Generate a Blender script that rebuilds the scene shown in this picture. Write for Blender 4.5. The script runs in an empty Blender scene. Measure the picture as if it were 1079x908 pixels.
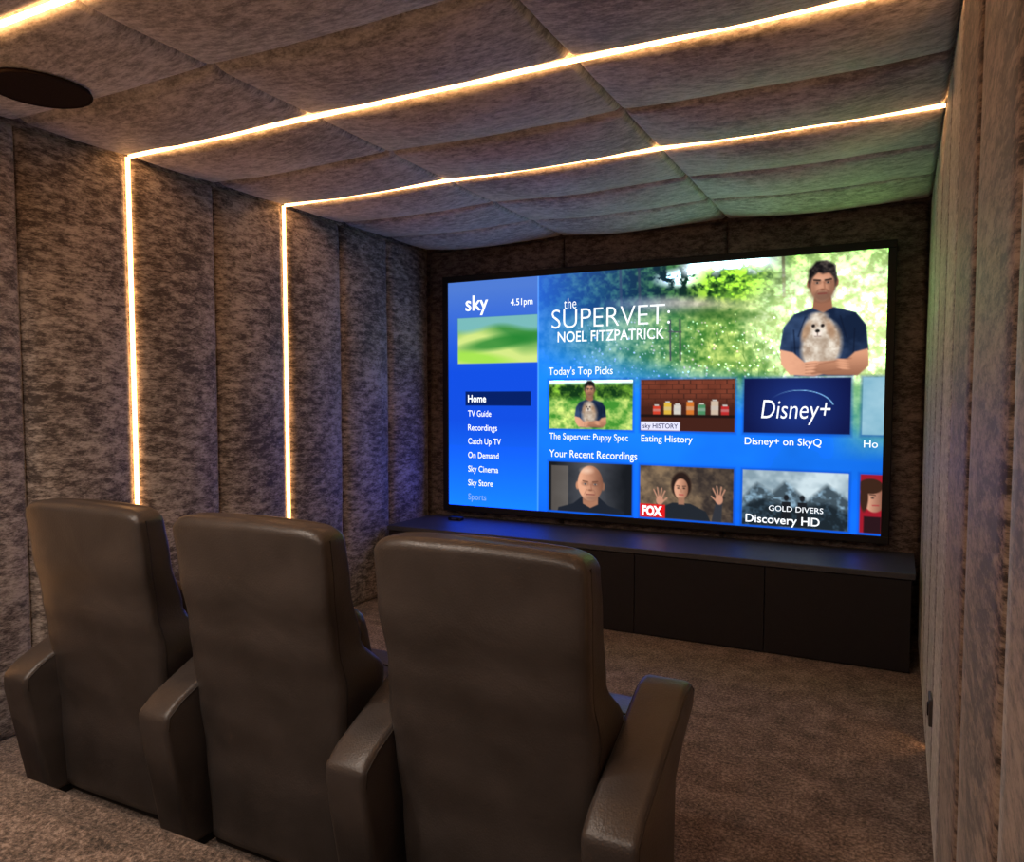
import bpy, bmesh, math, random
import numpy as np
from mathutils import Vector, noise, Matrix
random.seed(3); rng=np.random.RandomState(7)
D=bpy.data; S=bpy.context.scene; COL=S.collection
S.view_settings.view_transform='Standard'
S.view_settings.look='None'

# ---------------------------------------------------------------- constants
XL,XR=-3.05,0.12; YB=4.66; YF=-1.3; ZC=2.38
PJ=[4.66-0.477*k for k in range(0,13)]
LEDY=[3.229,2.275,1.321,0.367,-0.587]
XJ=[-3.05,-1.998,-0.942,0.12]

def srgb(c):
    return tuple(((v/255)/12.92 if v/255<=0.04045 else ((v/255+0.055)/1.055)**2.4) for v in c)

# ---------------------------------------------------------------- materials
def newmat(name):
    m=D.materials.new(name); m.use_nodes=True
    nt=m.node_tree; b=nt.nodes['Principled BSDF']; return m,nt,b
def N(nt,t,**kw):
    n=nt.nodes.new(t)
    for k,v in kw.items(): setattr(n,k,v)
    return n
def ramp(nt,stops):
    r=nt.nodes.new('ShaderNodeValToRGB'); cr=r.color_ramp
    while len(cr.elements)<len(stops): cr.elements.new(0.5)
    for e,(p,c) in zip(cr.elements,stops):
        e.position=p; e.color=(*c,1)
    return r
def velvet(name,scale,fine,dark,mid,light,contrast=(0.40,0.50,0.62),sheen=0.3,bump=0.12):
    m,nt,b=newmat(name); L=nt.links
    tc=N(nt,'ShaderNodeTexCoord'); mp=N(nt,'ShaderNodeMapping'); mp.inputs['Scale'].default_value=scale
    mf=N(nt,'ShaderNodeMapping'); mf.inputs['Scale'].default_value=fine
    L.new(tc.outputs['Object'],mp.inputs['Vector']); L.new(tc.outputs['Object'],mf.inputs['Vector'])
    n1=N(nt,'ShaderNodeTexNoise'); n1.inputs['Scale'].default_value=1; n1.inputs['Detail'].default_value=5; n1.inputs['Roughness'].default_value=0.7; n1.inputs['Distortion'].default_value=0.15
    L.new(mp.outputs[0],n1.inputs['Vector'])
    n2=N(nt,'ShaderNodeTexNoise'); n2.inputs['Scale'].default_value=2.6; n2.inputs['Detail'].default_value=2
    L.new(tc.outputs['Object'],n2.inputs['Vector'])
    n3=N(nt,'ShaderNodeTexNoise'); n3.inputs['Scale'].default_value=1; n3.inputs['Detail'].default_value=4; n3.inputs['Roughness'].default_value=0.75
    L.new(mf.outputs[0],n3.inputs['Vector'])
    a=N(nt,'ShaderNodeMath',operation='MULTIPLY_ADD'); a.inputs[1].default_value=0.35
    L.new(n2.outputs[0],a.inputs[0]); L.new(n1.outputs[0],a.inputs[2])
    a2=N(nt,'ShaderNodeMath',operation='MULTIPLY_ADD'); a2.inputs[1].default_value=0.65
    L.new(n3.outputs[0],a2.inputs[0]); L.new(a.outputs[0],a2.inputs[2])
    a3=N(nt,'ShaderNodeMath',operation='SUBTRACT'); a3.inputs[1].default_value=0.50
    L.new(a2.outputs[0],a3.inputs[0])
    r=ramp(nt,[(contrast[0],dark),(contrast[1],mid),(contrast[2],light)])
    L.new(a3.outputs[0],r.inputs[0]); L.new(r.outputs[0],b.inputs['Base Color'])
    b.inputs['Roughness'].default_value=0.6
    b.inputs['Sheen Weight'].default_value=sheen; b.inputs['Sheen Roughness'].default_value=0.35
    b.inputs['Specular IOR Level'].default_value=0.35
    bp=N(nt,'ShaderNodeBump'); bp.inputs['Strength'].default_value=bump; bp.inputs['Distance'].default_value=0.005
    L.new(a3.outputs[0],bp.inputs['Height']); L.new(bp.outputs[0],b.inputs['Normal'])
    return m
M_wall=velvet('crushed_velvet_wall',(20,14,42),(80,56,190),srgb((80,72,70)),srgb((140,131,126)),srgb((196,188,182)),(0.38,0.50,0.66),0.5)  # lightest tone raised to paint some velvet sheen into the colour
M_wallr=velvet('crushed_velvet_side_wall',(16,14,50),(60,60,190),srgb((80,72,70)),srgb((144,136,132)),srgb((190,182,178)),(0.37,0.50,0.64),0.5)
M_wallp=velvet('crushed_velvet_pilaster',(16,14,50),(60,60,190),srgb((46,36,31)),srgb((106,89,78)),srgb((140,122,108)),(0.39,0.49,0.64),0.2)
M_ceil=velvet('crushed_velvet_ceiling',(17,44,17),(60,150,60),srgb((140,136,133)),srgb((192,188,184)),srgb((226,222,218)),(0.35,0.5,0.65),0.45)
M_back=velvet('crushed_velvet_screen_wall',(16,14,38),(60,50,170),srgb((66,58,56)),srgb((110,99,95)),srgb((142,130,125)),(0.38,0.50,0.64),0.2)

def carpet():
    m,nt,b=newmat('carpet_pile'); L=nt.links
    tc=N(nt,'ShaderNodeTexCoord')
    n1=N(nt,'ShaderNodeTexNoise'); n1.inputs['Scale'].default_value=85; n1.inputs['Detail'].default_value=4; n1.inputs['Roughness'].default_value=0.85
    n2=N(nt,'ShaderNodeTexNoise'); n2.inputs['Scale'].default_value=9; n2.inputs['Detail'].default_value=6; n2.inputs['Roughness'].default_value=0.7
    for n in(n1,n2): L.new(tc.outputs['Object'],n.inputs['Vector'])
    a=N(nt,'ShaderNodeMath',operation='MULTIPLY_ADD'); a.inputs[1].default_value=0.4
    L.new(n2.outputs[0],a.inputs[0]); L.new(n1.outputs[0],a.inputs[2])
    r=ramp(nt,[(0.56,srgb((44,36,31))),(0.70,srgb((128,110,98))),(0.86,srgb((202,182,168)))])
    L.new(a.outputs[0],r.inputs[0]); L.new(r.outputs[0],b.inputs['Base Color'])
    b.inputs['Roughness'].default_value=0.95; b.inputs['Sheen Weight'].default_value=0.2
    b.inputs['Specular IOR Level'].default_value=0.1
    bp=N(nt,'ShaderNodeBump'); bp.inputs['Strength'].default_value=0.9; bp.inputs['Distance'].default_value=0.014
    L.new(n1.outputs[0],bp.inputs['Height']); L.new(bp.outputs[0],b.inputs['Normal'])
    return m
M_carpet=carpet()
def leather():
    m,nt,b=newmat('dark_leather'); L=nt.links
    tc=N(nt,'ShaderNodeTexCoord')
    v=N(nt,'ShaderNodeTexVoronoi'); v.inputs['Scale'].default_value=190
    n=N(nt,'ShaderNodeTexNoise'); n.inputs['Scale'].default_value=6; n.inputs['Detail'].default_value=5
    n3=N(nt,'ShaderNodeTexNoise'); n3.inputs['Scale'].default_value=4; n3.inputs['Detail'].default_value=2; n3.inputs['Distortion'].default_value=1.0
    for q in(v,n,n3): L.new(tc.outputs['Object'],q.inputs['Vector'])
    r=ramp(nt,[(0.3,srgb((57,52,50))),(0.7,srgb((74,68,66)))])
    L.new(n.outputs[0],r.inputs[0]); L.new(r.outputs[0],b.inputs['Base Color'])
    b.inputs['Roughness'].default_value=0.36; b.inputs['Specular IOR Level'].default_value=0.6
    b1=N(nt,'ShaderNodeBump'); b1.inputs['Strength'].default_value=0.22; b1.inputs['Distance'].default_value=0.002
    L.new(v.outputs['Distance'],b1.inputs['Height'])
    b2=N(nt,'ShaderNodeBump'); b2.inputs['Strength'].default_value=0.24; b2.inputs['Distance'].default_value=0.03
    L.new(n3.outputs[0],b2.inputs['Height']); L.new(b1.outputs[0],b2.inputs['Normal']); L.new(b2.outputs[0],b.inputs['Normal'])
    return m
M_leather=leather()
def simple(name,col,rough=0.5,metal=0.0,spec=0.5,nscale=40,var=0.12):
    m,nt,b=newmat(name); L=nt.links
    n=N(nt,'ShaderNodeTexNoise'); n.inputs['Scale'].default_value=nscale; n.inputs['Detail'].default_value=4
    tc=N(nt,'ShaderNodeTexCoord'); L.new(tc.outputs['Object'],n.inputs['Vector'])
    c=srgb(col); r=ramp(nt,[(0.3,tuple(v*(1-var) for v in c)),(0.7,tuple(min(1,v*(1+var)) for v in c))])
    L.new(n.outputs[0],r.inputs[0]); L.new(r.outputs[0],b.inputs['Base Color'])
    b.inputs['Roughness'].default_value=rough; b.inputs['Metallic'].default_value=metal; b.inputs['Specular IOR Level'].default_value=spec
    return m
M_seam=simple('leather_piping',(40,35,33),0.5)
M_cab=simple('black_oak_veneer',(30,28,32),0.42)
M_cabtop=simple('cabinet_top_painted_reflection',(64,68,76),0.48,spec=0.6)  # black top lightened to grey-blue, its reflection painted into the base colour
M_black=simple('matte_black',(12,12,14),0.55)
M_chrome=simple('brushed_steel',(150,150,155),0.3,metal=1.0)
M_plastic=simple('dark_socket_plastic',(70,66,64),0.4)
M_speaker=simple('speaker_grille_cloth',(42,33,30),0.9,spec=0.1,nscale=300,var=0.5)
def emis(name,col,s):
    m=D.materials.new(name); m.use_nodes=True; nt=m.node_tree; nt.nodes.clear()
    o=nt.nodes.new('ShaderNodeOutputMaterial'); e=nt.nodes.new('ShaderNodeEmission')
    e.inputs[0].default_value=(*col,1); e.inputs[1].default_value=s; nt.links.new(e.outputs[0],o.inputs[0]); return m
LEDC=(1.0,0.46,0.16)
M_led=emis('warm_led_tape',LEDC,17)
M_led2=emis('warm_led_tape_wall',LEDC,8)
M_lamp=emis('fill_light_lens',(1,0.8,0.6),10)  # glowing lens of the added fill lights

# ---------------------------------------------------------------- mesh helpers
def mkobj(name,bm,mat,parent=None,smooth=False,loc=None):
    me=D.meshes.new(name); bmesh.ops.recalc_face_normals(bm,faces=bm.faces); bm.to_mesh(me); bm.free()
    for m in (mat if isinstance(mat,list) else [mat]): me.materials.append(m)
    if smooth:
        for p in me.polygons: p.use_smooth=True
    o=D.objects.new(name,me); COL.objects.link(o)
    if parent: o.parent=parent
    if loc: o.location=loc
    return o
def empty(name,loc=(0,0,0)):
    o=D.objects.new(name,None); o.location=loc; o.empty_display_size=0.1; COL.objects.link(o); return o
def addbox(bm,x0,x1,y0,y1,z0,z1,bev=0,seg=2,mi=0):
    r=bmesh.ops.create_cube(bm,size=1,matrix=Matrix.Translation(((x0+x1)/2,(y0+y1)/2,(z0+z1)/2))@Matrix.Diagonal((x1-x0,y1-y0,z1-z0,1)))
    vs=r['verts']; fs=set(f for v in vs for f in v.link_faces)
    for f in fs: f.material_index=mi
    if bev:
        es=list(set(e for v in vs for e in v.link_edges))
        rr=bmesh.ops.bevel(bm,geom=es,offset=bev,segments=seg,affect='EDGES',profile=0.5)
        for f in rr['faces']: f.material_index=mi
def box(name,x0,x1,y0,y1,z0,z1,mat,parent=None,bev=0,seg=2,smooth=False):
    bm=bmesh.new(); addbox(bm,x0,x1,y0,y1,z0,z1,bev,seg); return mkobj(name,bm,mat,parent,smooth)
def smooth_by_bevel(o,w=0.01,seg=3):
    md=o.modifiers.new('bevel','BEVEL'); md.width=w; md.segments=seg; md.limit_method='ANGLE'; md.angle_limit=0.6
    for p in o.data.polygons: p.use_smooth=True
def coords(l,r,cell):
    e=[0,0.02*r,0.08*r,0.2*r,0.4*r,0.65*r,r]
    n=max(2,int((l-2*r)/cell)); mid=[r+(l-2*r)*i/n for i in range(1,n)]
    return e+mid+[l-v for v in reversed(e)]
def panel(bm,O,U,V,Nn,lu,lv,t,r,bulge,wob=0.0,cell=0.05,mi=0,ru=None):
    O=Vector(O);U=Vector(U);V=Vector(V);Nn=Vector(Nn)
    ru=ru or r
    us=coords(lu,ru,cell); vs=coords(lv,r,cell)
    f=lambda d,r: math.sqrt(max(0,1-(1-min(d/r,1))**2))
    g=lambda s: 1-(1-min(1,min(s,1-s)*2))**2.2
    rows=[]
    for v in vs:
        row=[]
        for u in us:
            fu=f(min(u,lu-u),ru); fv=f(min(v,lv-v),r)
            gg=g(u/lu)*g(v/lv)
            h=t*fu*fv+bulge*gg
            p=O+U*u+V*v
            if wob: h+=wob*(noise.noise(p*2.3)+0.5*noise.noise(p*6))*min(1,gg*2.5)
            row.append(bm.verts.new(p+Nn*h))
        rows.append(row)
    for j in range(len(vs)-1):
        for i in range(len(us)-1):
            fc=bm.faces.new((rows[j][i],rows[j][i+1],rows[j+1][i+1],rows[j+1][i])); fc.smooth=True; fc.material_index=mi
def finish_shell(name,bm,mats):
    me=D.meshes.new(name); bm.to_mesh(me); bm.free()
    for m in mats: me.materials.append(m)
    o=D.objects.new(name,me); COL.objects.link(o); return o

GAP=0.001; LG=0.009
def jo(y): return LG if any(abs(y-l)<0.01 for l in LEDY) else GAP
T=0.035
# left wall
bm=bmesh.new(); addbox(bm,XL-0.15,XL-T,YF,YB+0.1,-0.05,ZC+0.1)
for k in range(len(PJ)-1):
    y1=PJ[k]-jo(PJ[k]); y0=max(PJ[k+1]+jo(PJ[k+1]),YF)
    if y1-y0<0.1: continue
    panel(bm,(XL-T,y0,0.0),(0,1,0),(0,0,1),(1,0,0),y1-y0,ZC,T*0.9,0.055,0.042,0.007)
finish_shell('wall_left',bm,[M_wall])
# right wall (nearest bays are a thicker, darker pilaster)
bm=bmesh.new(); addbox(bm,XR+T,XR+0.2,YF,YB+0.1,-0.05,ZC+0.1)
for k in range(len(PJ)-1):
    y1=PJ[k]-jo(PJ[k]); y0=max(PJ[k+1]+jo(PJ[k+1]),YF)
    if y1-y0<0.1: continue
    near=PJ[k]<1.9
    panel(bm,(XR+T,y0,0.0),(0,1,0),(0,0,1),(-1,0,0),y1-y0,ZC,T+(0.026 if near else 0),0.018,0.004,0.001,mi=1 if near else 0)
finish_shell('wall_right',bm,[M_wallr,M_wallp])
# screen wall
bm=bmesh.new(); addbox(bm,XL-0.15,XR+0.2,YB+T,YB+0.2,-0.05,ZC+0.1)
for i in range(3):
    panel(bm,(XJ[i]+GAP,YB+T,0),(1,0,0),(0,0,1),(0,-1,0),XJ[i+1]-XJ[i]-2*GAP,ZC,T,0.03,0.006,0.003)
finish_shell('wall_back',bm,[M_back])
# wall behind the viewer
bm=bmesh.new(); addbox(bm,XL-0.15,XR+0.2,YF-0.15,YF,-0.05,ZC+0.1)
for i in range(3):
    panel(bm,(XJ[i]+GAP,YF,0),(1,0,0),(0,0,1),(0,1,0),XJ[i+1]-XJ[i]-2*GAP,ZC,T,0.03,0.006,0.003)
finish_shell('wall_rear',bm,[M_wall])
# ceiling
bm=bmesh.new(); addbox(bm,XL-0.15,XR+0.2,YF-0.15,YB+0.2,ZC+T+0.004,ZC+0.2)
for k in range(len(PJ)-1):
    g1=0.007 if jo(PJ[k])==LG else GAP; g0=0.007 if jo(PJ[k+1])==LG else GAP
    y1=PJ[k]-g1; y0=max(PJ[k+1]+g0,YF)
    if y1-y0<0.1: continue
    for i in range(3):
        panel(bm,(XJ[i]+0.0003,y0,ZC+T),(1,0,0),(0,1,0),(0,0,-1),XJ[i+1]-XJ[i]-0.0006,y1-y0,T*0.9,0.045,0.046,0.008,ru=0.024)
finish_shell('ceiling',bm,[M_ceil])
# floor + steps
box('floor',XL-0.15,XR+0.2,YF-0.15,YB+0.2,-0.1,0,M_carpet)
def nose(y1,z1,z0,r=0.028):
    return [(y1-0.018,z0),(y1-0.018,z1-2*r-0.004)]+[(y1-r+r*math.cos(a),z1-r+r*math.sin(a)) for a in [math.radians(q) for q in range(-70,91,20)]]+[(y1-2.1*r,z1-0.006)]
prof=[(YF+0.045,0)]+nose(1.36,0.17,0)+nose(1.087,0.34,0.17)+[(YF+0.045,0.34)]
bm=bmesh.new()
A=[bm.verts.new((XL+0.045,y,z)) for y,z in prof]; B=[bm.verts.new((XR-0.04,y,z)) for y,z in prof]
n=len(prof); bm.faces.new(A); bm.faces.new(B)
for i in range(n): bm.faces.new((A[i],A[(i+1)%n],B[(i+1)%n],B[i]))
mkobj('carpeted_steps',bm,M_carpet)

# LED tape: a diffuser strip filling each channel
for y in LEDY:
    e=empty('led_strip_light',(0,0,0)); zb=0.02 if y>1.4 else 0.36
    bm=bmesh.new(); addbox(bm,XL,XR,y-0.0055,y+0.0055,ZC+0.002,ZC+0.014); mkobj('ceiling_run',bm,M_led,e)
    bm=bmesh.new(); addbox(bm,XL-0.016,XL-0.006,y-0.0085,y+0.0085,zb,ZC+0.006); mkobj('left_wall_run',bm,M_led2,e)
    bm=bmesh.new(); addbox(bm,XR+0.014,XR+0.022,y-0.006,y+0.006,zb,ZC+0.006); mkobj('right_wall_run',bm,M_led2,e)

# ceiling speaker
def disc(bm,cx,cy,z0,z1,r,seg=48,mi=0):
    rr=bmesh.ops.create_cone(bm,cap_ends=True,segments=seg,radius1=r,radius2=r,depth=z1-z0,matrix=Matrix.Translation((cx,cy,(z0+z1)/2)))
    for f in set(f for v in rr['verts'] for f in v.link_faces): f.material_index=mi
sp=empty('ceiling_speaker',(-2.54,1.575,ZC-0.040))
bm=bmesh.new(); disc(bm,0,0,-0.006,0.065,0.146); mkobj('grille',bm,M_speaker,sp)
bm=bmesh.new()
segs=64; ring=[]
for i in range(segs):
    a=2*math.pi*i/segs; row=[]
    for q in range(8):
        b=2*math.pi*q/8; rr=0.148+0.005*math.cos(b); row.append(bm.verts.new((rr*math.cos(a),rr*math.sin(a),-0.004+0.005*math.sin(b))))
    ring.append(row)
for i in range(segs):
    for q in range(8): bm.faces.new((ring[i][q],ring[(i+1)%segs][q],ring[(i+1)%segs][(q+1)%8],ring[i][(q+1)%8]))
mkobj('rim',bm,M_speaker,sp,True)

# added fill lights, unseen behind the viewer, shaped as recessed ceiling fixtures
def fill_light(x,y,energy):
    e=empty('added_fill_light',(x,y,ZC-0.04))
    bm=bmesh.new(); disc(bm,0,0,-0.004,0.03,0.05); mkobj('bezel',bm,M_chrome,e)
    bm=bmesh.new(); disc(bm,0,0,-0.007,-0.003,0.038); mkobj('lens',bm,M_lamp,e)
    l=D.lights.new('lamp','SPOT'); l.energy=energy; l.color=(1,0.86,0.74); l.spot_size=math.radians(170); l.spot_blend=0.7; l.shadow_soft_size=0.06
    lo=D.objects.new('lamp',l); lo.location=(0,0,-0.03); COL.objects.link(lo); lo.parent=e
for x,y,en in ((-2.4,-0.1,36),(-1.47,-0.5,34),(-0.45,-0.5,30),(-1.9,0.7,34)): fill_light(x,y,en)

# ---------------------------------------------------------------- cabinet
cb=empty('media_cabinet',(0,0,0)); CY=4.06; CZ=0.49
box('carcass',-2.98,0.075,CY+0.02,4.62,0.0,CZ-0.03,M_cab,cb)
o=box('top_board',-2.99,0.09,CY-0.005,4.625,CZ-0.03,CZ,M_cabtop,cb,0.003,2)
dx=[-2.98,-2.70,-2.0,-1.30,-0.60,0.075]
for i in range(5):
    box('door_%d'%(i+1),dx[i]+0.0015,dx[i+1]-0.0015,CY,CY+0.02,0.01,CZ-0.034,M_cab,cb,0.002,1)
rc=empty('remote_receiver',(-2.70,4.45,CZ))
box('body',-0.05,0.05,-0.025,0.025,0,0.022,M_black,rc,0.006,3,True)
box('eye',-0.02,0.02,-0.028,-0.024,0.006,0.016,M_chrome,rc)
# wall socket
so=empty('wall_socket',(XR-0.006,2.80,0.31))
box('plate',-0.004,0.012,-0.045,0.045,-0.045,0.045,M_plastic,so,0.003,2)
box('rocker',-0.008,0.0,-0.012,0.012,-0.02,0.02,M_black,so,0.002,2)

# ---------------------------------------------------------------- screen
SX0,SX1=-2.838,-0.075; SW=SX1-SX0; SH=SW*9/16; SZ1=2.128; SZ0=SZ1-SH; SY=4.585
scr=empty('projection_screen',(SX0,SY,SZ1))
k=SW/16.0
bm=bmesh.new(); fw=0.042
addbox(bm,-fw,SW+fw,-0.012,0.04,0,fw,0.004,2); addbox(bm,-fw,SW+fw,-0.012,0.04,-SH-fw,-SH,0.004,2)
addbox(bm,-fw,0,-0.012,0.04,-SH,0,0.004,2); addbox(bm,SW,SW+fw,-0.012,0.04,-SH,0,0.004,2)
addbox(bm,-fw*0.5,SW+fw*0.5,0.015,0.04,-SH-0.01,0.01)
mkobj('frame',bm,M_black,scr)
W,H=640,360
xs=np.linspace(0,16,W); ys=np.linspace(0,9,H); X,Y=np.meshgrid(xs,ys)
img=np.zeros((H,W,3))
def C(*c): return np.array(c,float)/255
def fbm(sx,sy,oct=4,seed=0,pers=0.55):
    r=np.random.RandomState(seed); out=np.zeros((H,W)); amp=1; tot=0
    for o in range(oct):
        gx=max(2,int(sx*2**o)); gy=max(2,int(sy*2**o)); g=r.rand(gy+2,gx+2)
        fx=X/16*gx; fy=Y/9*gy; ix=np.floor(fx).astype(int); iy=np.floor(fy).astype(int)
        tx=fx-ix; ty=fy-iy; tx=tx*tx*(3-2*tx); ty=ty*ty*(3-2*ty)
        v=(g[iy,ix]*(1-tx)+g[iy,ix+1]*tx)*(1-ty)+(g[iy+1,ix]*(1-tx)+g[iy+1,ix+1]*tx)*ty
        out+=amp*v; tot+=amp; amp*=pers
    return out/tot
def sm(d,w=0.035): return np.clip(0.5-d/w,0,1)
def blend(m,c,clip=None):
    if clip is not None: m=m*clip
    img[:]=img*(1-m[...,None])+(c if getattr(c,'ndim',1)==3 else np.asarray(c))*m[...,None]
def ell(cx,cy,rx,ry,rot=0,w=0.035):
    c,s=math.cos(rot),math.sin(rot); dx_=X-cx; dy_=Y-cy; x=dx_*c+dy_*s; y=-dx_*s+dy_*c
    return sm((np.sqrt((x/rx)**2+(y/ry)**2)-1)*min(rx,ry),w)
def rect(x0,y0,x1,y1,w=0.03): return sm(np.maximum(np.maximum(x0-X,X-x1),np.maximum(y0-Y,Y-y1)),w)
def poly(pts,w=0.035):
    ins=np.zeros(X.shape,bool); dm=np.full(X.shape,1e9); n=len(pts)
    for i in range(n):
        x1,y1=pts[i]; x2,y2=pts[(i+1)%n]
        cnd=((y1>Y)!=(y2>Y))&(X<(x2-x1)*(Y-y1)/((y2-y1) if y2!=y1 else 1e-9)+x1); ins^=cnd
        ex,ey=x2-x1,y2-y1; t=np.clip(((X-x1)*ex+(Y-y1)*ey)/(ex*ex+ey*ey+1e-9),0,1)
        dm=np.minimum(dm,np.hypot(X-x1-t*ex,Y-y1-t*ey))
    return sm(np.where(ins,-dm,dm),w)
def line(x1,y1,x2,y2,r):
    ex,ey=x2-x1,y2-y1; t=np.clip(((X-x1)*ex+(Y-y1)*ey)/(ex*ex+ey*ey+1e-9),0,1)
    return sm(np.hypot(X-x1-t*ex,Y-y1-t*ey)-r)
def mixc(a,b,f): return a[None,None,:]*(1-f[...,None])+b[None,None,:]*f[...,None]
def stepf(v,a,b): return np.clip((v-a)/(b-a),0,1)
n_f=fbm(70,44,3,1,0.7); n_m=fbm(18,12,4,2,0.65); n_b=fbm(6,4,4,3)
base=mixc(C(20,108,210),C(12,86,200),stepf(Y,4,9)); base=base*(1-0.15*stepf(n_b,0.3,0.8)[...,None]*stepf(Y,3,5)[...,None]); img[:]=base
leaf=mixc(C(12,40,16),C(120,168,48),stepf(n_f*0.5+n_m*0.5,0.36,0.68))
mead=mixc(C(46,94,34),C(168,184,100),stepf(n_f*0.5+n_m*0.5,0.34,0.70))
img[:]=mead
blend(sm(Y-0.9-0.5*n_b,0.5),leaf)
dk=mixc(C(8,22,14),C(46,84,38),stepf(n_f,0.4,0.72))
blend(ell(6.8,0.55,3.6,1.1,0,0.6)*stepf(n_m,0.2,0.4),dk)
blend(ell(9.6,0.45,0.9,0.3,0,0.2)*stepf(n_f,0.4,0.55),C(230,240,240))
blend(sm(Y-0.42-0.5*(n_m-0.5),0.25)*stepf(X,9.3,9.9)*(1-stepf(X,12.2,13.2)),C(236,246,252))
blend(ell(11.2,0.75,1.2,0.6,0,0.4)*stepf(n_f,0.35,0.5),mixc(C(36,84,26),C(150,190,56),stepf(n_f,0.4,0.65)))
blend(rect(13.2,0,16,0.7,0.8)*stepf(n_m,0.3,0.6),mixc(C(60,110,40),C(186,206,104),stepf(n_f,0.38,0.66)))
for tx_ in (7.3,8.0,12.9): blend(line(tx_,0,tx_+0.05,1.3,0.05)*0.8,C(40,34,26))
blend(ell(14.8,2.2,2.6,2.3,0,1.6)*0.8,mixc(C(190,200,136),C(238,244,228),stepf(n_f,0.34,0.66)))
blend(ell(9.3,1.35,1.9,0.22,0.06,0.25)*0.85,mixc(C(120,112,96),C(186,176,160),n_f))
blend(ell(10.6,1.75,1.6,0.2,0.1,0.2)*0.5,C(34,66,28))
r2=np.random.RandomState(5)
for i in range(420):
    fx=5.5+r2.rand()*10.2; fy=1.8+r2.rand()**0.8*2.2; rr=0.008+r2.rand()*0.028
    c=[C(245,246,244),C(246,240,190),C(226,190,206),C(245,246,250)][r2.randint(4)]
    i0=max(0,int((fy-0.2)/9*H)); i1=int((fy+0.2)/9*H)+2; j0=max(0,int((fx-0.2)/16*W)); j1=min(W,int((fx+0.2)/16*W)+2)
    m=sm(np.hypot(X[i0:i1,j0:j1]-fx,Y[i0:i1,j0:j1]-fy)-rr)[...,None]*0.7
    img[i0:i1,j0:j1]=img[i0:i1,j0:j1]*(1-m)+c*m
for i in range(40):
    fx=8.5+r2.rand()*6; fy=2.3+r2.rand()*1.4; blend(line(fx,fy,fx+r2.randn()*0.08,fy+0.3,0.008)*0.6,C(40,80,26))
for fx in (9.15,9.5): blend(line(fx,1.9,fx+0.03,3.3,0.03),C(56,52,48))
blend(line(9.1,2.3,9.55,2.33,0.02),C(60,54,50))
ov=np.clip(1-stepf(X,4.0,10.5),0,1)**1.2*0.82
blend(ov,mixc(C(38,86,190),C(16,94,204),stepf(Y,0,3)))
bt=np.clip((Y-(2.6+0.13*(X-4)))/(1.2+0.06*(X-4)),0,1)
blend(bt,base)
blend(stepf(X,14.4,15.4)*sm(Y-6.1,1.2)*stepf(Y,3.9,4.3)*0.75,mixc(C(60,120,80),C(130,170,100),n_f))
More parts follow.
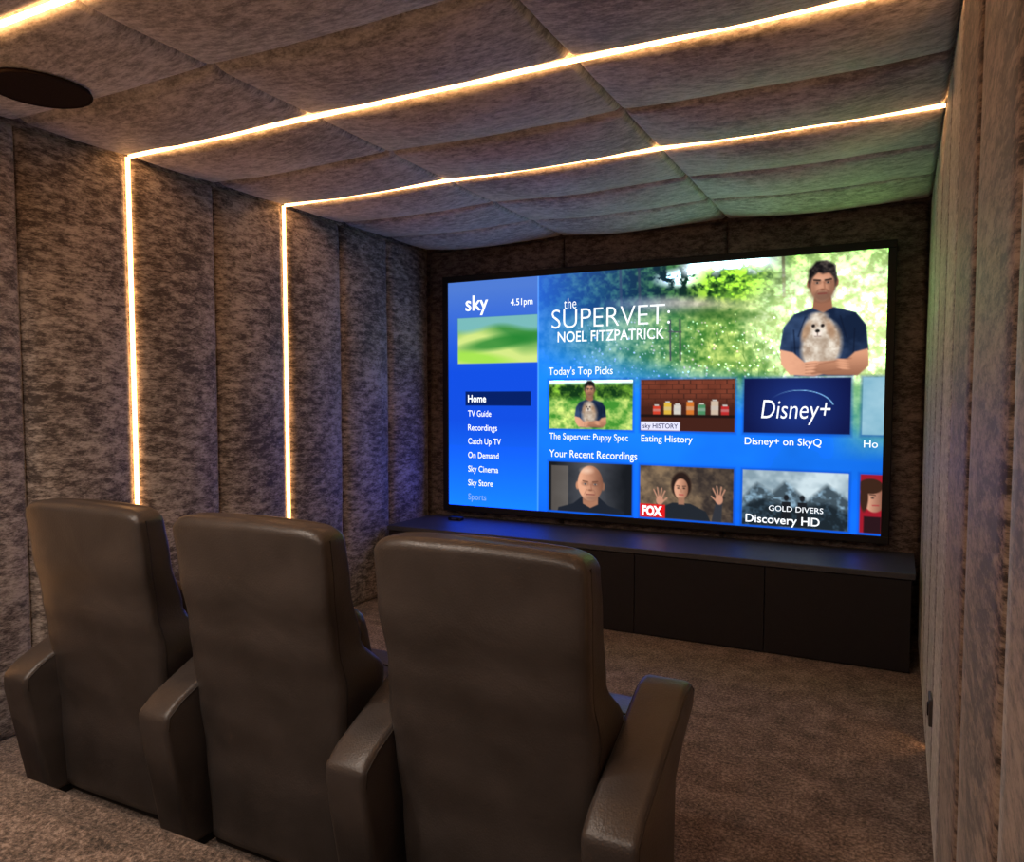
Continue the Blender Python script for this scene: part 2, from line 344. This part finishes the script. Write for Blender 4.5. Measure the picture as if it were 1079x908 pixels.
def man(ox,oy,s,clip=None):
    P=lambda pts:[(ox+px*s,oy+py*s) for px,py in pts]
    E=lambda cx,cy,rx,ry,rot=0,w=0.035: ell(ox+cx*s,oy+cy*s,rx*s,ry*s,rot,w)
    Ln=lambda a,b,c,d,r: line(ox+a*s,oy+b*s,ox+c*s,oy+d*s,r*s)
    sk2=C(118,78,60); navy=C(14,24,44); nv2=C(42,60,90)
    lit=stepf((X-ox)/s,-1.2,1.2)
    skm=mixc(C(178,130,104),C(120,80,62),stepf(lit+0.2*n_f,0.2,1.2))
    blend(poly(P([(-0.24,0.45),(0.26,0.45),(0.34,1.0),(-0.32,1.0)])),sk2,clip)
    blend(poly(P([(-0.30,0.80),(-0.85,0.98),(-1.17,1.40),(-1.28,2.15),(-0.85,2.3),(-0.8,3.0),(0.95,3.0),(1.0,2.3),(1.4,2.2),(1.3,1.4),(1.0,1.0),(0.34,0.80),(0.04,0.98)]),0.05),mixc(navy,nv2,stepf(n_m-0.25*lit,0.15,0.65)),clip)
    for (a,b,c_,d) in((-0.85,1.5,-0.78,2.3),(0.98,1.5,0.96,2.3),(-0.5,1.1,-0.7,1.7),(0.55,1.1,0.75,1.8)): blend(Ln(a,b,c_,d,0.02)*0.7,C(10,16,32),clip)
    blend(E(-0.41,0.02,0.07,0.14),sk2,clip); blend(E(0.41,0.02,0.07,0.14),sk2,clip)
    blend(E(0,-0.06,0.42,0.56,0,0.08),C(28,25,25),clip)
    blend(E(0,0.12,0.36,0.49,0,0.06),skm,clip)
    blend(E(-0.3,0.2,0.12,0.3,0,0.14)*0.4,C(90,58,44),clip); blend(E(0.3,0.2,0.12,0.3,0,0.14)*0.5,C(80,52,40),clip)
    blend(poly(P([(-0.41,-0.02),(-0.42,-0.42),(-0.2,-0.68),(0.1,-0.7),(0.38,-0.52),(0.42,-0.02),(0.34,-0.2),(0.24,-0.32),(0.0,-0.27),(-0.14,-0.34),(-0.31,-0.22)]),0.08),mixc(C(16,14,16),C(66,58,54),stepf(n_f,0.45,0.8)),clip)
    blend(E(0,0.44,0.27,0.18,0,0.14)*0.6,C(66,48,40),clip)
    blend(E(0.0,-0.12,0.26,0.06,0,0.12)*0.3,C(205,165,140),clip)
    for sx_ in(-1,1):
        blend(E(sx_*0.16,-0.01,0.11,0.07,0,0.08)*0.6,C(84,54,42),clip)
        blend(Ln(sx_*0.26,-0.09,sx_*0.08,-0.07,0.026),C(34,26,24),clip)
        blend(E(sx_*0.16,0.01,0.045,0.022),C(150,138,128),clip); blend(E(sx_*0.16,0.01,0.03,0.03),C(24,20,20),clip)
        blend(Ln(sx_*0.12,0.22,sx_*0.2,0.38,0.015)*0.6,C(100,64,50),clip)
    blend(Ln(0.05,0.0,0.07,0.2,0.028)*0.7,sk2,clip); blend(E(0.0,0.225,0.08,0.03),C(104,66,50),clip)
    blend(Ln(-0.12,0.36,0.12,0.355,0.022),C(98,50,44),clip)
    fur=mixc(C(130,112,96),C(184,176,164),stepf(n_f*0.6+n_m*0.4-0.1*lit,0.27,0.6))
    blend(E(0.0,2.05,0.60,0.85,0.15,0.16),fur,clip)
    blend(E(0.1,2.1,0.12,0.5,0.1,0.2)*0.35,C(110,92,76),clip)
    blend(E(-0.1,1.45,0.42,0.42,0,0.16),fur,clip)
    blend(E(-0.1,1.83,0.34,0.06,0,0.1)*0.5,C(110,92,76),clip)
    blend(E(-0.47,1.55,0.12,0.30,0.3,0.1),mixc(C(110,84,64),C(160,132,108),n_f),clip)
    blend(E(0.27,1.52,0.12,0.30,-0.3,0.1),mixc(C(110,84,64),C(156,128,104),n_f),clip)
    blend(E(-0.1,1.05,0.24,0.1,0,0.1),fur,clip)
    blend(E(-0.25,1.38,0.055,0.055),C(25,20,20),clip); blend(E(0.03,1.38,0.055,0.055),C(25,20,20),clip)
    blend(E(-0.11,1.60,0.15,0.12,0,0.08),C(186,178,168),clip); blend(E(-0.12,1.55,0.07,0.055),C(20,18,18),clip)
    blend(Ln(-0.12,1.60,-0.12,1.68,0.012),C(80,60,55),clip); blend(Ln(-0.2,1.72,-0.02,1.72,0.014)*0.7,C(90,64,60),clip)
    blend(poly(P([(-1.27,2.12),(-0.86,2.22),(-0.5,2.55),(0.5,2.5),(0.62,2.78),(-0.2,3.02),(-0.95,2.95),(-1.22,2.6)]),0.05),skm,clip)
    blend(poly(P([(1.38,2.15),(1.0,2.25),(0.8,2.45),(-0.1,2.62),(-0.3,2.82),(0.2,2.98),(1.1,3.0),(1.42,2.7)]),0.05),mixc(C(166,118,92),C(114,76,58),stepf((Y-oy)/s,2.3,3.0)),clip)
    blend(Ln(-0.25,2.92,0.6,2.8,0.03)*0.7,sk2,clip); blend(Ln(0.9,2.45,-0.05,2.62,0.02)*0.6,sk2,clip)
    for q in range(4):
        blend(E(-0.28-0.02*q,2.56+0.1*q,0.20-0.015*q,0.045,-0.15),C(176,128,102),clip)
        blend(Ln(-0.46,2.61+0.1*q,-0.12,2.6+0.1*q,0.009),sk2,clip)
    for q in range(4): blend(E(0.62+0.02*q,2.5+0.085*q,0.17,0.04,0.15),C(170,122,96),clip)
man(14.12,0.92,1.0)
sb=mixc(C(58,92,160),C(12,58,172),stepf(Y,0.3,3.6)); sb=sb*(1-stepf(Y,5.5,9)[...,None])+C(16,100,208)*stepf(Y,5.5,9)[...,None]
blend(rect(-1,-1,4.02,10),sb)
blend(rect(4.0,-1,4.06,10)*0.5,C(100,160,210))
cl=rect(0.45,1.44,4.0,3.26)
blend(cl,mixc(C(50,110,50),C(160,176,100),stepf(Y+0.5*np.sin(X*1.3)+0.3*n_b,2.0,2.7)))
blend(cl*sm(Y-1.9-0.12*np.sin(X*2),0.25),C(90,140,140))
blend(cl*ell(2.4,2.45,1.7,0.25,-0.12,0.2)*0.8,C(24,96,34))
blend(cl*ell(1.2,3.05,1.6,0.25,0.12,0.2)*0.7,C(110,170,44))
blend(rect(0.80,4.38,3.72,4.94),C(4,22,76))
TX=[4.50,8.12,11.73,15.38]; TW=3.31; R1=(3.98,5.80); R2=(7.06,8.93)
def thumb(i,R): return rect(TX[i],R[0],TX[i]+TW,R[1])
for R in(R1,R2):
    for i in range(4): blend(rect(TX[i]-0.05,R[0]-0.05,TX[i]+TW+0.05,R[1]+0.07,0.12)*0.5,C(6,40,130))
c=thumb(0,R1); blend(c,mixc(C(50,110,36),C(172,184,100),stepf(n_f*0.5+n_m*0.5,0.34,0.66)))
blend(c*sm(Y-4.5-0.3*n_b,0.2),leaf); blend(c*sm(Y-4.1,0.15),C(205,222,228))
man(6.15,4.32,0.47,c)
c=thumb(1,R1); bx=np.floor(Y/0.16); bxx=((X+0.2*(bx%2))/0.42)%1; by=(Y/0.16)%1
brick=mixc(C(70,32,22),C(112,56,40),n_m); mort=((bxx<0.09)|(by<0.16)).astype(float)
blend(c,brick); blend(c*mort*0.6,C(40,22,18)); blend(c*sm(4.75-Y,0.5),C(50,24,18)); blend(c*rect(8,5.22,12,5.32),C(24,14,12))
for q,(cx_,h_,cc) in enumerate([(8.7,0.3,C(200,60,40)),(9.1,0.42,C(210,170,60)),(9.45,0.34,C(200,195,185)),(9.9,0.45,C(200,110,40)),(10.3,0.36,C(70,130,90)),(10.75,0.48,C(195,175,155)),(11.1,0.3,C(180,40,40))]):
    blend(c*rect(cx_-0.13,5.22-h_,cx_+0.13,5.22),cc*0.8); blend(c*rect(cx_-0.08,5.17-h_,cx_+0.08,5.22-h_),C(160,160,155))
    blend(c*rect(cx_-0.13,5.22-h_*0.65,cx_+0.13,5.22-h_*0.35),cc*0.45+0.25)
blend(c*rect(8.12,5.48,9.55,5.8),C(176,176,184))
c=thumb(2,R1); blend(c,mixc(C(20,38,96),C(10,16,54),stepf(np.hypot(X-13.4,Y-4.9),0.2,1.7)))
arc=np.abs(np.hypot((X-13.5)/1.05,(Y-5.0)/0.62)-1); blend(c*np.clip(1-arc/0.035,0,1)*(Y<4.85)*stepf(X,12.6,13.6),C(110,160,190))
c=thumb(3,R1); blend(c,mixc(C(130,160,172),C(80,124,144),n_m))
c=thumb(0,R2); blend(c,mixc(C(64,66,72),C(16,18,22),stepf(np.abs(X-6.15)+0.5*n_m,0.3,1.7)))
blend(c*rect(4.6,7.2,5.3,9)*0.5,C(110,100,90))
blend(c*poly([(5.9,8.3),(6.5,8.3),(6.9,8.62),(7.5,8.8),(7.6,9.2),(4.8,9.2),(4.9,8.8),(5.5,8.62)]),C(22,26,34))
blend(c*poly([(5.88,8.1),(6.5,8.1),(6.5,8.6),(6.2,8.75),(5.9,8.6)]),C(130,90,70))
blend(c*ell(5.68,7.92,0.07,0.15),C(150,104,80)); blend(c*ell(6.7,7.92,0.07,0.15),C(110,76,60))
blend(c*ell(6.19,7.82,0.50,0.66),mixc(C(178,130,104),C(98,64,50),stepf(X+0.3*n_m,6.05,6.85)))
blend(c*ell(6.05,7.35,0.2,0.1,0,0.15)*0.7,C(190,162,142))
for sx_ in(-1,1):
    blend(c*ell(6.19+sx_*0.2,7.84,0.13,0.08,0,0.1)*0.6,C(84,54,42))
    blend(c*line(6.19+sx_*0.3,7.74,6.19+sx_*0.1,7.77,0.018),C(80,52,40)); blend(c*ell(6.19+sx_*0.2,7.86,0.055,0.025),C(150,138,130)); blend(c*ell(6.19+sx_*0.2,7.86,0.03,0.03),C(30,36,44))
    blend(c*line(6.19+sx_*0.14,8.06,6.19+sx_*0.23,8.24,0.015)*0.6,C(110,74,60))
blend(c*line(6.22,7.88,6.25,8.06,0.03)*0.7,C(120,80,64)); blend(c*ell(6.2,8.08,0.09,0.035),C(110,72,56)); blend(c*line(6.04,8.24,6.36,8.24,0.02),C(100,54,48))
blend(c*ell(6.19,8.38,0.24,0.1,0,0.14)*0.5,C(90,66,56))
c=thumb(1,R2); blend(c,mixc(C(40,34,32),C(104,86,66),stepf(n_m*0.7+0.3*n_f,0.35,0.7)))
blend(c*poly([(9.3,8.35),(9.95,8.35),(10.5,8.6),(10.8,9.2),(8.5,9.2),(8.8,8.6)]),C(24,28,34))
blend(c*ell(9.62,7.72,0.36,0.48,0,0.08),C(30,20,18)); blend(c*ell(9.62,7.85,0.25,0.37),mixc(C(172,126,102),C(108,72,56),stepf(X,9.5,9.9)))
blend(c*rect(9.52,8.15,9.74,8.4),C(124,88,70))
for sx_ in(-1,1): blend(c*ell(9.62+sx_*0.1,7.82,0.04,0.024),C(30,22,20)); blend(c*line(9.62+sx_*0.16,7.74,9.62+sx_*0.05,7.75,0.014),C(50,34,28))
blend(c*line(9.62,7.85,9.63,7.95,0.015),C(126,86,68)); blend(c*line(9.55,8.05,9.7,8.05,0.018),C(136,56,54))
for (hx,hy,sg) in((10.95,8.15,1),(8.85,8.3,-1)):
    hc=C(154,110,90)
    blend(c*poly([(hx-0.11,hy+0.1),(hx+0.11,hy+0.1),(hx-sg*0.1+0.18,9.2),(hx-sg*0.1-0.22,9.2)]),C(36,38,44))
    blend(c*ell(hx,hy,0.13,0.17),hc)
    for q in range(4):
        a=-0.42+0.27*q; ln=(0.34,0.40,0.38,0.30)[q]; blend(c*line(hx-0.08+0.053*q,hy-0.1,hx-0.08+0.053*q+math.sin(a)*ln,hy-0.1-math.cos(a)*ln*0.9,0.022),hc)
    blend(c*line(hx-sg*0.1,hy+0.05,hx-sg*0.26,hy-0.1,0.026),hc)
blend(c*rect(8.12,8.45,9.05,8.93),C(172,20,20))
c=thumb(2,R2); blend(c,mixc(C(100,118,128),C(156,170,176),stepf(n_m,0.3,0.7)))
for pts,cc in(([(11.5,8.3),(12.2,7.5),(12.7,7.8),(13.1,7.4),(13.8,8.0),(14.4,7.45),(15.3,8.1),(15.3,9.2),(11.5,9.2)],C(48,60,68)),([(11.5,8.4),(12.4,8.0),(13.2,8.3),(14.4,8.05),(15.3,8.5),(15.3,9.2),(11.5,9.2)],C(20,28,34))):
    blend(c*poly(pts,0.15),mixc(cc,cc*2.2,stepf(n_f,0.45,0.75)))
for hx in (13.15,13.65):
    blend(c*ell(hx,7.95,0.08,0.11),C(20,22,26)); blend(c*poly([(hx-0.14,8.08),(hx+0.14,8.08),(hx+0.17,8.9),(hx-0.17,8.9)]),C(20,22,26))
c=thumb(3,R2); blend(c,C(120,18,30)); blend(c*ell(15.8,7.8,0.33,0.46),mixc(C(168,124,102),C(110,72,58),stepf(X,15.6,16.0))); blend(c*ell(15.68,7.43,0.36,0.24),C(44,26,18)); blend(c*ell(15.5,7.8,0.12,0.45),C(44,26,18))
blend(c*ell(15.74,7.8,0.04,0.022),C(30,25,25)); blend(c*line(15.66,7.7,15.82,7.71,0.014),C(44,28,22)); blend(c*line(15.75,8.04,15.92,8.03,0.018),C(130,44,46)); blend(c*rect(15.5,8.4,16,9),C(30,14,18))
img=np.clip(img,0,1)
lin=np.where(img<=0.04045,img/12.92,((img+0.055)/1.055)**2.4)
# bright, already clipped parts get extra emission, added to light the room
thr=np.array([0.48,0.46,0.47]); slp=np.array([9.0,15.0,15.0])
lin=1.95*lin+slp*np.maximum(0,lin-thr)
me=D.meshes.new('picture'); nv=W*H
co=np.zeros((nv,3)); co[:,0]=(X*k).ravel(); co[:,1]=0.0; co[:,2]=(-Y*k).ravel()
ii=np.arange(nv).reshape(H,W); q=np.stack([ii[:-1,:-1],ii[1:,:-1],ii[1:,1:],ii[:-1,1:]],-1).reshape(-1,4)
me.vertices.add(nv); me.vertices.foreach_set('co',co.ravel())
me.loops.add(q.size); me.loops.foreach_set('vertex_index',q.ravel().astype(np.int32))
me.polygons.add(len(q)); me.polygons.foreach_set('loop_start',(np.arange(len(q))*4).astype(np.int32))
me.update(calc_edges=True); me.validate()
ca=me.color_attributes.new('pic','FLOAT_COLOR','POINT'); ca.data.foreach_set('color',np.concatenate([lin.reshape(-1,3),np.ones((nv,1))],1).ravel().astype(np.float32))
m=D.materials.new('screen_picture'); m.use_nodes=True; nt=m.node_tree; nt.nodes.clear()
o_=nt.nodes.new('ShaderNodeOutputMaterial'); e_=nt.nodes.new('ShaderNodeEmission'); at=nt.nodes.new('ShaderNodeAttribute'); at.attribute_name='pic'
e_.inputs[1].default_value=1.0; nt.links.new(at.outputs['Color'],e_.inputs[0]); nt.links.new(e_.outputs[0],o_.inputs[0])
me.materials.append(m); po=D.objects.new('picture',me); COL.objects.link(po); po.parent=scr

def text(bm,s,x0,x1,yc,h,bold=0.0,shear=0.0,dy=0.002):
    cu=D.curves.new('t','FONT'); cu.body=s; cu.offset=bold; cu.shear=shear; cu.resolution_u=4
    ob=D.objects.new('t',cu); COL.objects.link(ob); bpy.context.view_layer.update()
    dg=bpy.context.evaluated_depsgraph_get(); tm=D.meshes.new_from_object(ob.evaluated_get(dg))
    vs=np.array([v.co[:] for v in tm.vertices]); mn,mx=vs[:,0].min(),vs[:,0].max()
    sx=(x1-x0)/(mx-mn); sy=h/0.69; nvs=[]
    for v in vs: nvs.append(bm.verts.new(((x0+(v[0]-mn)*sx)*k,-dy,-(yc+h/2)*k+v[1]*sy*k)))
    for p in tm.polygons:
        try: bm.faces.new([nvs[i] for i in p.vertices])
        except ValueError: pass
    D.objects.remove(ob); D.curves.remove(cu); D.meshes.remove(tm)
bm=bmesh.new()
for a in [("sky",0.82,1.85,0.86,0.58,0.015),("4.51pm",2.85,3.8,0.92,0.25,0.008),("Home",0.92,1.75,4.66,0.28,0.02),
    ("TV Guide",0.92,1.98,5.26,0.24,0.004),("Recordings",0.92,2.25,5.82,0.24,0.004),("Catch Up TV",0.92,2.42,6.37,0.24,0.004),
    ("On Demand",0.92,2.32,6.93,0.24,0.004),("Sky Cinema",0.92,2.30,7.49,0.24,0.004),("Sky Store",0.92,2.05,8.05,0.24,0.004),
    ("the",5.1,5.6,1.10,0.40,-0.008),("SUPERVET:",4.6,9.15,1.66,0.72,-0.012),("NOEL FITZPATRICK",4.85,8.95,2.34,0.38,0.008),
    ("Today's Top Picks",4.48,7.05,3.62,0.28,0.0),("The Supervet: Puppy Spec",4.52,7.65,6.08,0.24,0.0),("Eating History",8.15,10.0,6.08,0.24,0.0),
    ("Disney+ on SkyQ",11.78,14.2,6.08,0.24,0.0),("Ho",15.45,15.85,6.08,0.24,0.0),("Your Recent Recordings",4.52,8.0,6.74,0.28,0.0),
    ("Discovery HD",11.85,14.2,8.70,0.27,0.01),("GOLD DIVERS",12.6,14.3,8.32,0.18,0.0),("FOX",8.2,8.95,8.69,0.32,0.05)]:
    text(bm,*a)
text(bm,"Disney+",12.3,14.45,5.0,0.62,-0.004,0.15)
mkobj('caption_text',bm,emis('screen_white_text',(0.92,0.96,1.0),1.3),scr)
bm=bmesh.new(); text(bm,"Sports",0.92,1.75,8.62,0.25,0.01); mkobj('faded_text',bm,emis('screen_faded_text',(0.25,0.45,0.85),1.0),scr)
bm=bmesh.new(); text(bm,"sky HISTORY",8.2,9.48,5.63,0.17,0.01); mkobj('tag_text',bm,emis('screen_dark_text',(0.02,0.02,0.1),1),scr)

# ---------------------------------------------------------------- recliner chairs
def loft(secs,n=56,exp=5.0):
    bm=bmesh.new(); rings=[]
    for (z,yc,hd,hw,bow) in secs:
        row=[]
        for i in range(n):
            a=2*math.pi*i/n; c,s=math.cos(a),math.sin(a)
            x=hw*math.copysign(abs(c)**(2/exp),c); y=hd*math.copysign(abs(s)**(2/exp),s)
            y-=bow*(1-(x/max(hw,1e-4))**2)*(1 if s<0 else -1)
            row.append(bm.verts.new((x,yc+y,z)))
        rings.append(row)
    for j in range(len(rings)-1):
        for i in range(n): bm.faces.new((rings[j][i],rings[j][(i+1)%n],rings[j+1][(i+1)%n],rings[j+1][i]))
    bm.faces.new(rings[0]); bm.faces.new(rings[-1]); return bm,rings
def interp(tab,z):
    for (a,b) in zip(tab[:-1],tab[1:]):
        if z<=b[0]:
            t=(z-a[0])/(b[0]-a[0]); t=max(0,t); t=t*t*(3-2*t)
            return [a[i]+(b[i]-a[i])*t for i in range(1,len(a))]
    return list(tab[-1][1:])
#      z     yrear  thick  hw
BT=[(0.03,1.535,0.12,0.245),(0.30,1.525,0.15,0.255),(0.45,1.512,0.20,0.270),(0.57,1.50,0.225,0.282),(0.68,1.484,0.145,0.269),(0.84,1.460,0.12,0.276),(1.00,1.445,0.11,0.277)]
ZT=1.0
def extr(name,prof,x0,x1,mat,parent,bev=0.02,seg=4):
    bm=bmesh.new(); A=[bm.verts.new((x0,y,z)) for y,z in prof]; B=[bm.verts.new((x1,y,z)) for y,z in prof]; n=len(prof)
    bm.faces.new(A); bm.faces.new(B)
    for i in range(n): bm.faces.new((A[i],A[(i+1)%n],B[(i+1)%n],B[i]))
    o=mkobj(name,bm,mat,parent); smooth_by_bevel(o,bev,seg); return o
def tube(name,pts,r,mat,parent):
    cu=D.curves.new(name,'CURVE'); cu.dimensions='3D'; cu.bevel_depth=r; cu.bevel_resolution=2
    sp_=cu.splines.new('POLY'); sp_.points.add(len(pts)-1)
    for p,c in zip(sp_.points,pts): p.co=(*c,1)
    ob=D.objects.new(name,cu); COL.objects.link(ob); bpy.context.view_layer.update()
    me_=D.meshes.new_from_object(ob.evaluated_get(bpy.context.evaluated_depsgraph_get())); D.objects.remove(ob)
    for p in me_.polygons: p.use_smooth=True
    me_.materials.clear(); me_.materials.append(mat); o=D.objects.new(name,me_); COL.objects.link(o); o.parent=parent; return o
def arm(name,xc,parent):
    w=0.063
    extr(name,[(1.412,0.38),(1.412,0.432),(1.46,0.468),(1.79,0.622),(1.85,0.63),(1.885,0.60),(1.875,0.555),(1.78,0.50),(1.715,0.44),(1.70,0.02),(1.48,0.02)],xc-w,xc+w,M_leather,parent,0.018,4)
    for sx_ in(-1,1):
        X_=xc+sx_*(w-0.003)
        tube(name+'_piping',[(X_,1.424,0.39),(X_,1.428,0.428),(X_,1.47,0.46),(X_,1.79,0.611),(X_,1.845,0.618),(X_,1.872,0.596)],0.003,M_seam,parent)
    bm=bmesh.new(); addbox(bm,xc-0.05,xc+0.05,1.700,1.708,0.06,0.42,0.002,1); mkobj(name+'_steel_trim',bm,M_chrome,parent)
    bm=bmesh.new(); addbox(bm,xc-0.055,xc+0.055,1.50,1.69,0.0,0.03); mkobj(name+'_plinth',bm,M_black,parent)
def chair(xc,left_arm=False,ra=0.365):
    e=empty('recliner_chair',(xc,0,0))
    secs=[]; zs=[0.04+ (ZT-0.03-0.04)*i/38 for i in range(39)]
    r=0.03
    yr,th,hw=interp(BT,0.04); secs.append((0.03,yr+th/2,th/2*0.8,hw-0.012,0.0))
    for z in zs:
        yr,th,hw=interp(BT,z); secs.append((z,yr+th/2,th/2,hw,0.006))
    for i in range(1,8):
        a=math.pi/2*i/7; z=ZT-r+r*math.sin(a); yr,th,hw=interp(BT,z); d=r*(1-math.cos(a))
        secs.append((z,yr+th/2,th/2-d,hw-d*1.0,0.006))
    bm,rings=loft(secs,exp=8.0)
    for v in bm.verts:
        if v.co.z>0.85: v.co.z+=0.008*(1-(v.co.x/0.27)**2)*min(1,(v.co.z-0.85)/0.12)-0.010*max(0,(abs(v.co.x)-0.20)/0.07)**2*min(1,(v.co.z-0.85)/0.12)
        v.co.y+=0.004*noise.noise(Vector((v.co.x*5+xc*7,v.co.y*3,v.co.z*5)))
    bk=mkobj('backrest',bm,M_leather,e,True)
    for sx_ in(-1,1):
        pts=[]
        for z in [0.10+0.87*i/30 for i in range(31)]:
            yr,th,hw=interp(BT,z); pts.append((sx_*(hw-0.002),yr+0.036,z))
        tube('rear_seam',pts,0.003,M_seam,e)
    def cushion(name,z0,z1,y0,y1,hw,lean):
        s=[]; n_=14
        for i in range(n_+1):
            t=i/n_; z=z0+(z1-z0)*t; f=max(0.02,1-abs(2*t-1)**5)**0.5
            yc=(y0+y1)/2-lean*t; s.append((z,yc,(y1-y0)/2*(0.35+0.65*f),hw*(0.93+0.07*f),0.0))
        b,_=loft(s,40,4.0); return mkobj(name,b,M_leather,e,True)
    cushion('head_cushion',0.74,0.975,1.54,1.60,0.24,0.02)
    cushion('lumbar_cushion',0.50,0.745,1.65,1.75,0.24,0.06)
    bm=bmesh.new(); addbox(bm,-0.262,0.285,1.60,2.03,0.36,0.50,0.045,5)
    for v in bm.verts:
        if v.co.z>0.45: v.co.z+=0.018*math.cos(v.co.x/0.262*1.5)*math.sin((v.co.y-1.6)/0.43*math.pi)
    mkobj('seat_cushion',bm,M_leather,e,True)
    tube('seat_seam',[(-0.25,1.86,0.505),(-0.12,1.86,0.516),(0,1.86,0.519),(0.12,1.86,0.516),(0.25,1.86,0.505)],0.003,M_seam,e)
    bm=bmesh.new(); addbox(bm,-0.258,0.27,1.97,2.05,0.06,0.37,0.03,4); mkobj('footrest',bm,M_leather,e,True)
    bm=bmesh.new(); addbox(bm,-0.25,0.27,1.56,1.98,0.0,0.37,0.01,2); mkobj('base',bm,M_black,e)
    arm('right_arm',ra,e)
    if left_arm: arm('left_arm',-0.295,e)
    return e
chair(-2.235,True); chair(-1.545); chair(-0.845,ra=0.342)

# ---------------------------------------------------------------- world + camera
w=D.worlds.new('World'); S.world=w; w.use_nodes=True
w.node_tree.nodes['Background'].inputs[0].default_value=(0.5,0.4,0.32,1); w.node_tree.nodes['Background'].inputs[1].default_value=0.05
cam=D.cameras.new('Camera'); cam.lens=36*801/1079; cam.sensor_width=36; cam.shift_y=11/1079; cam.clip_start=0.02
co_=D.objects.new('Camera',cam); COL.objects.link(co_); co_.location=(0,0,1.33)
co_.rotation_euler=(math.radians(90-3.3),0,math.radians(27.0)); S.camera=co_
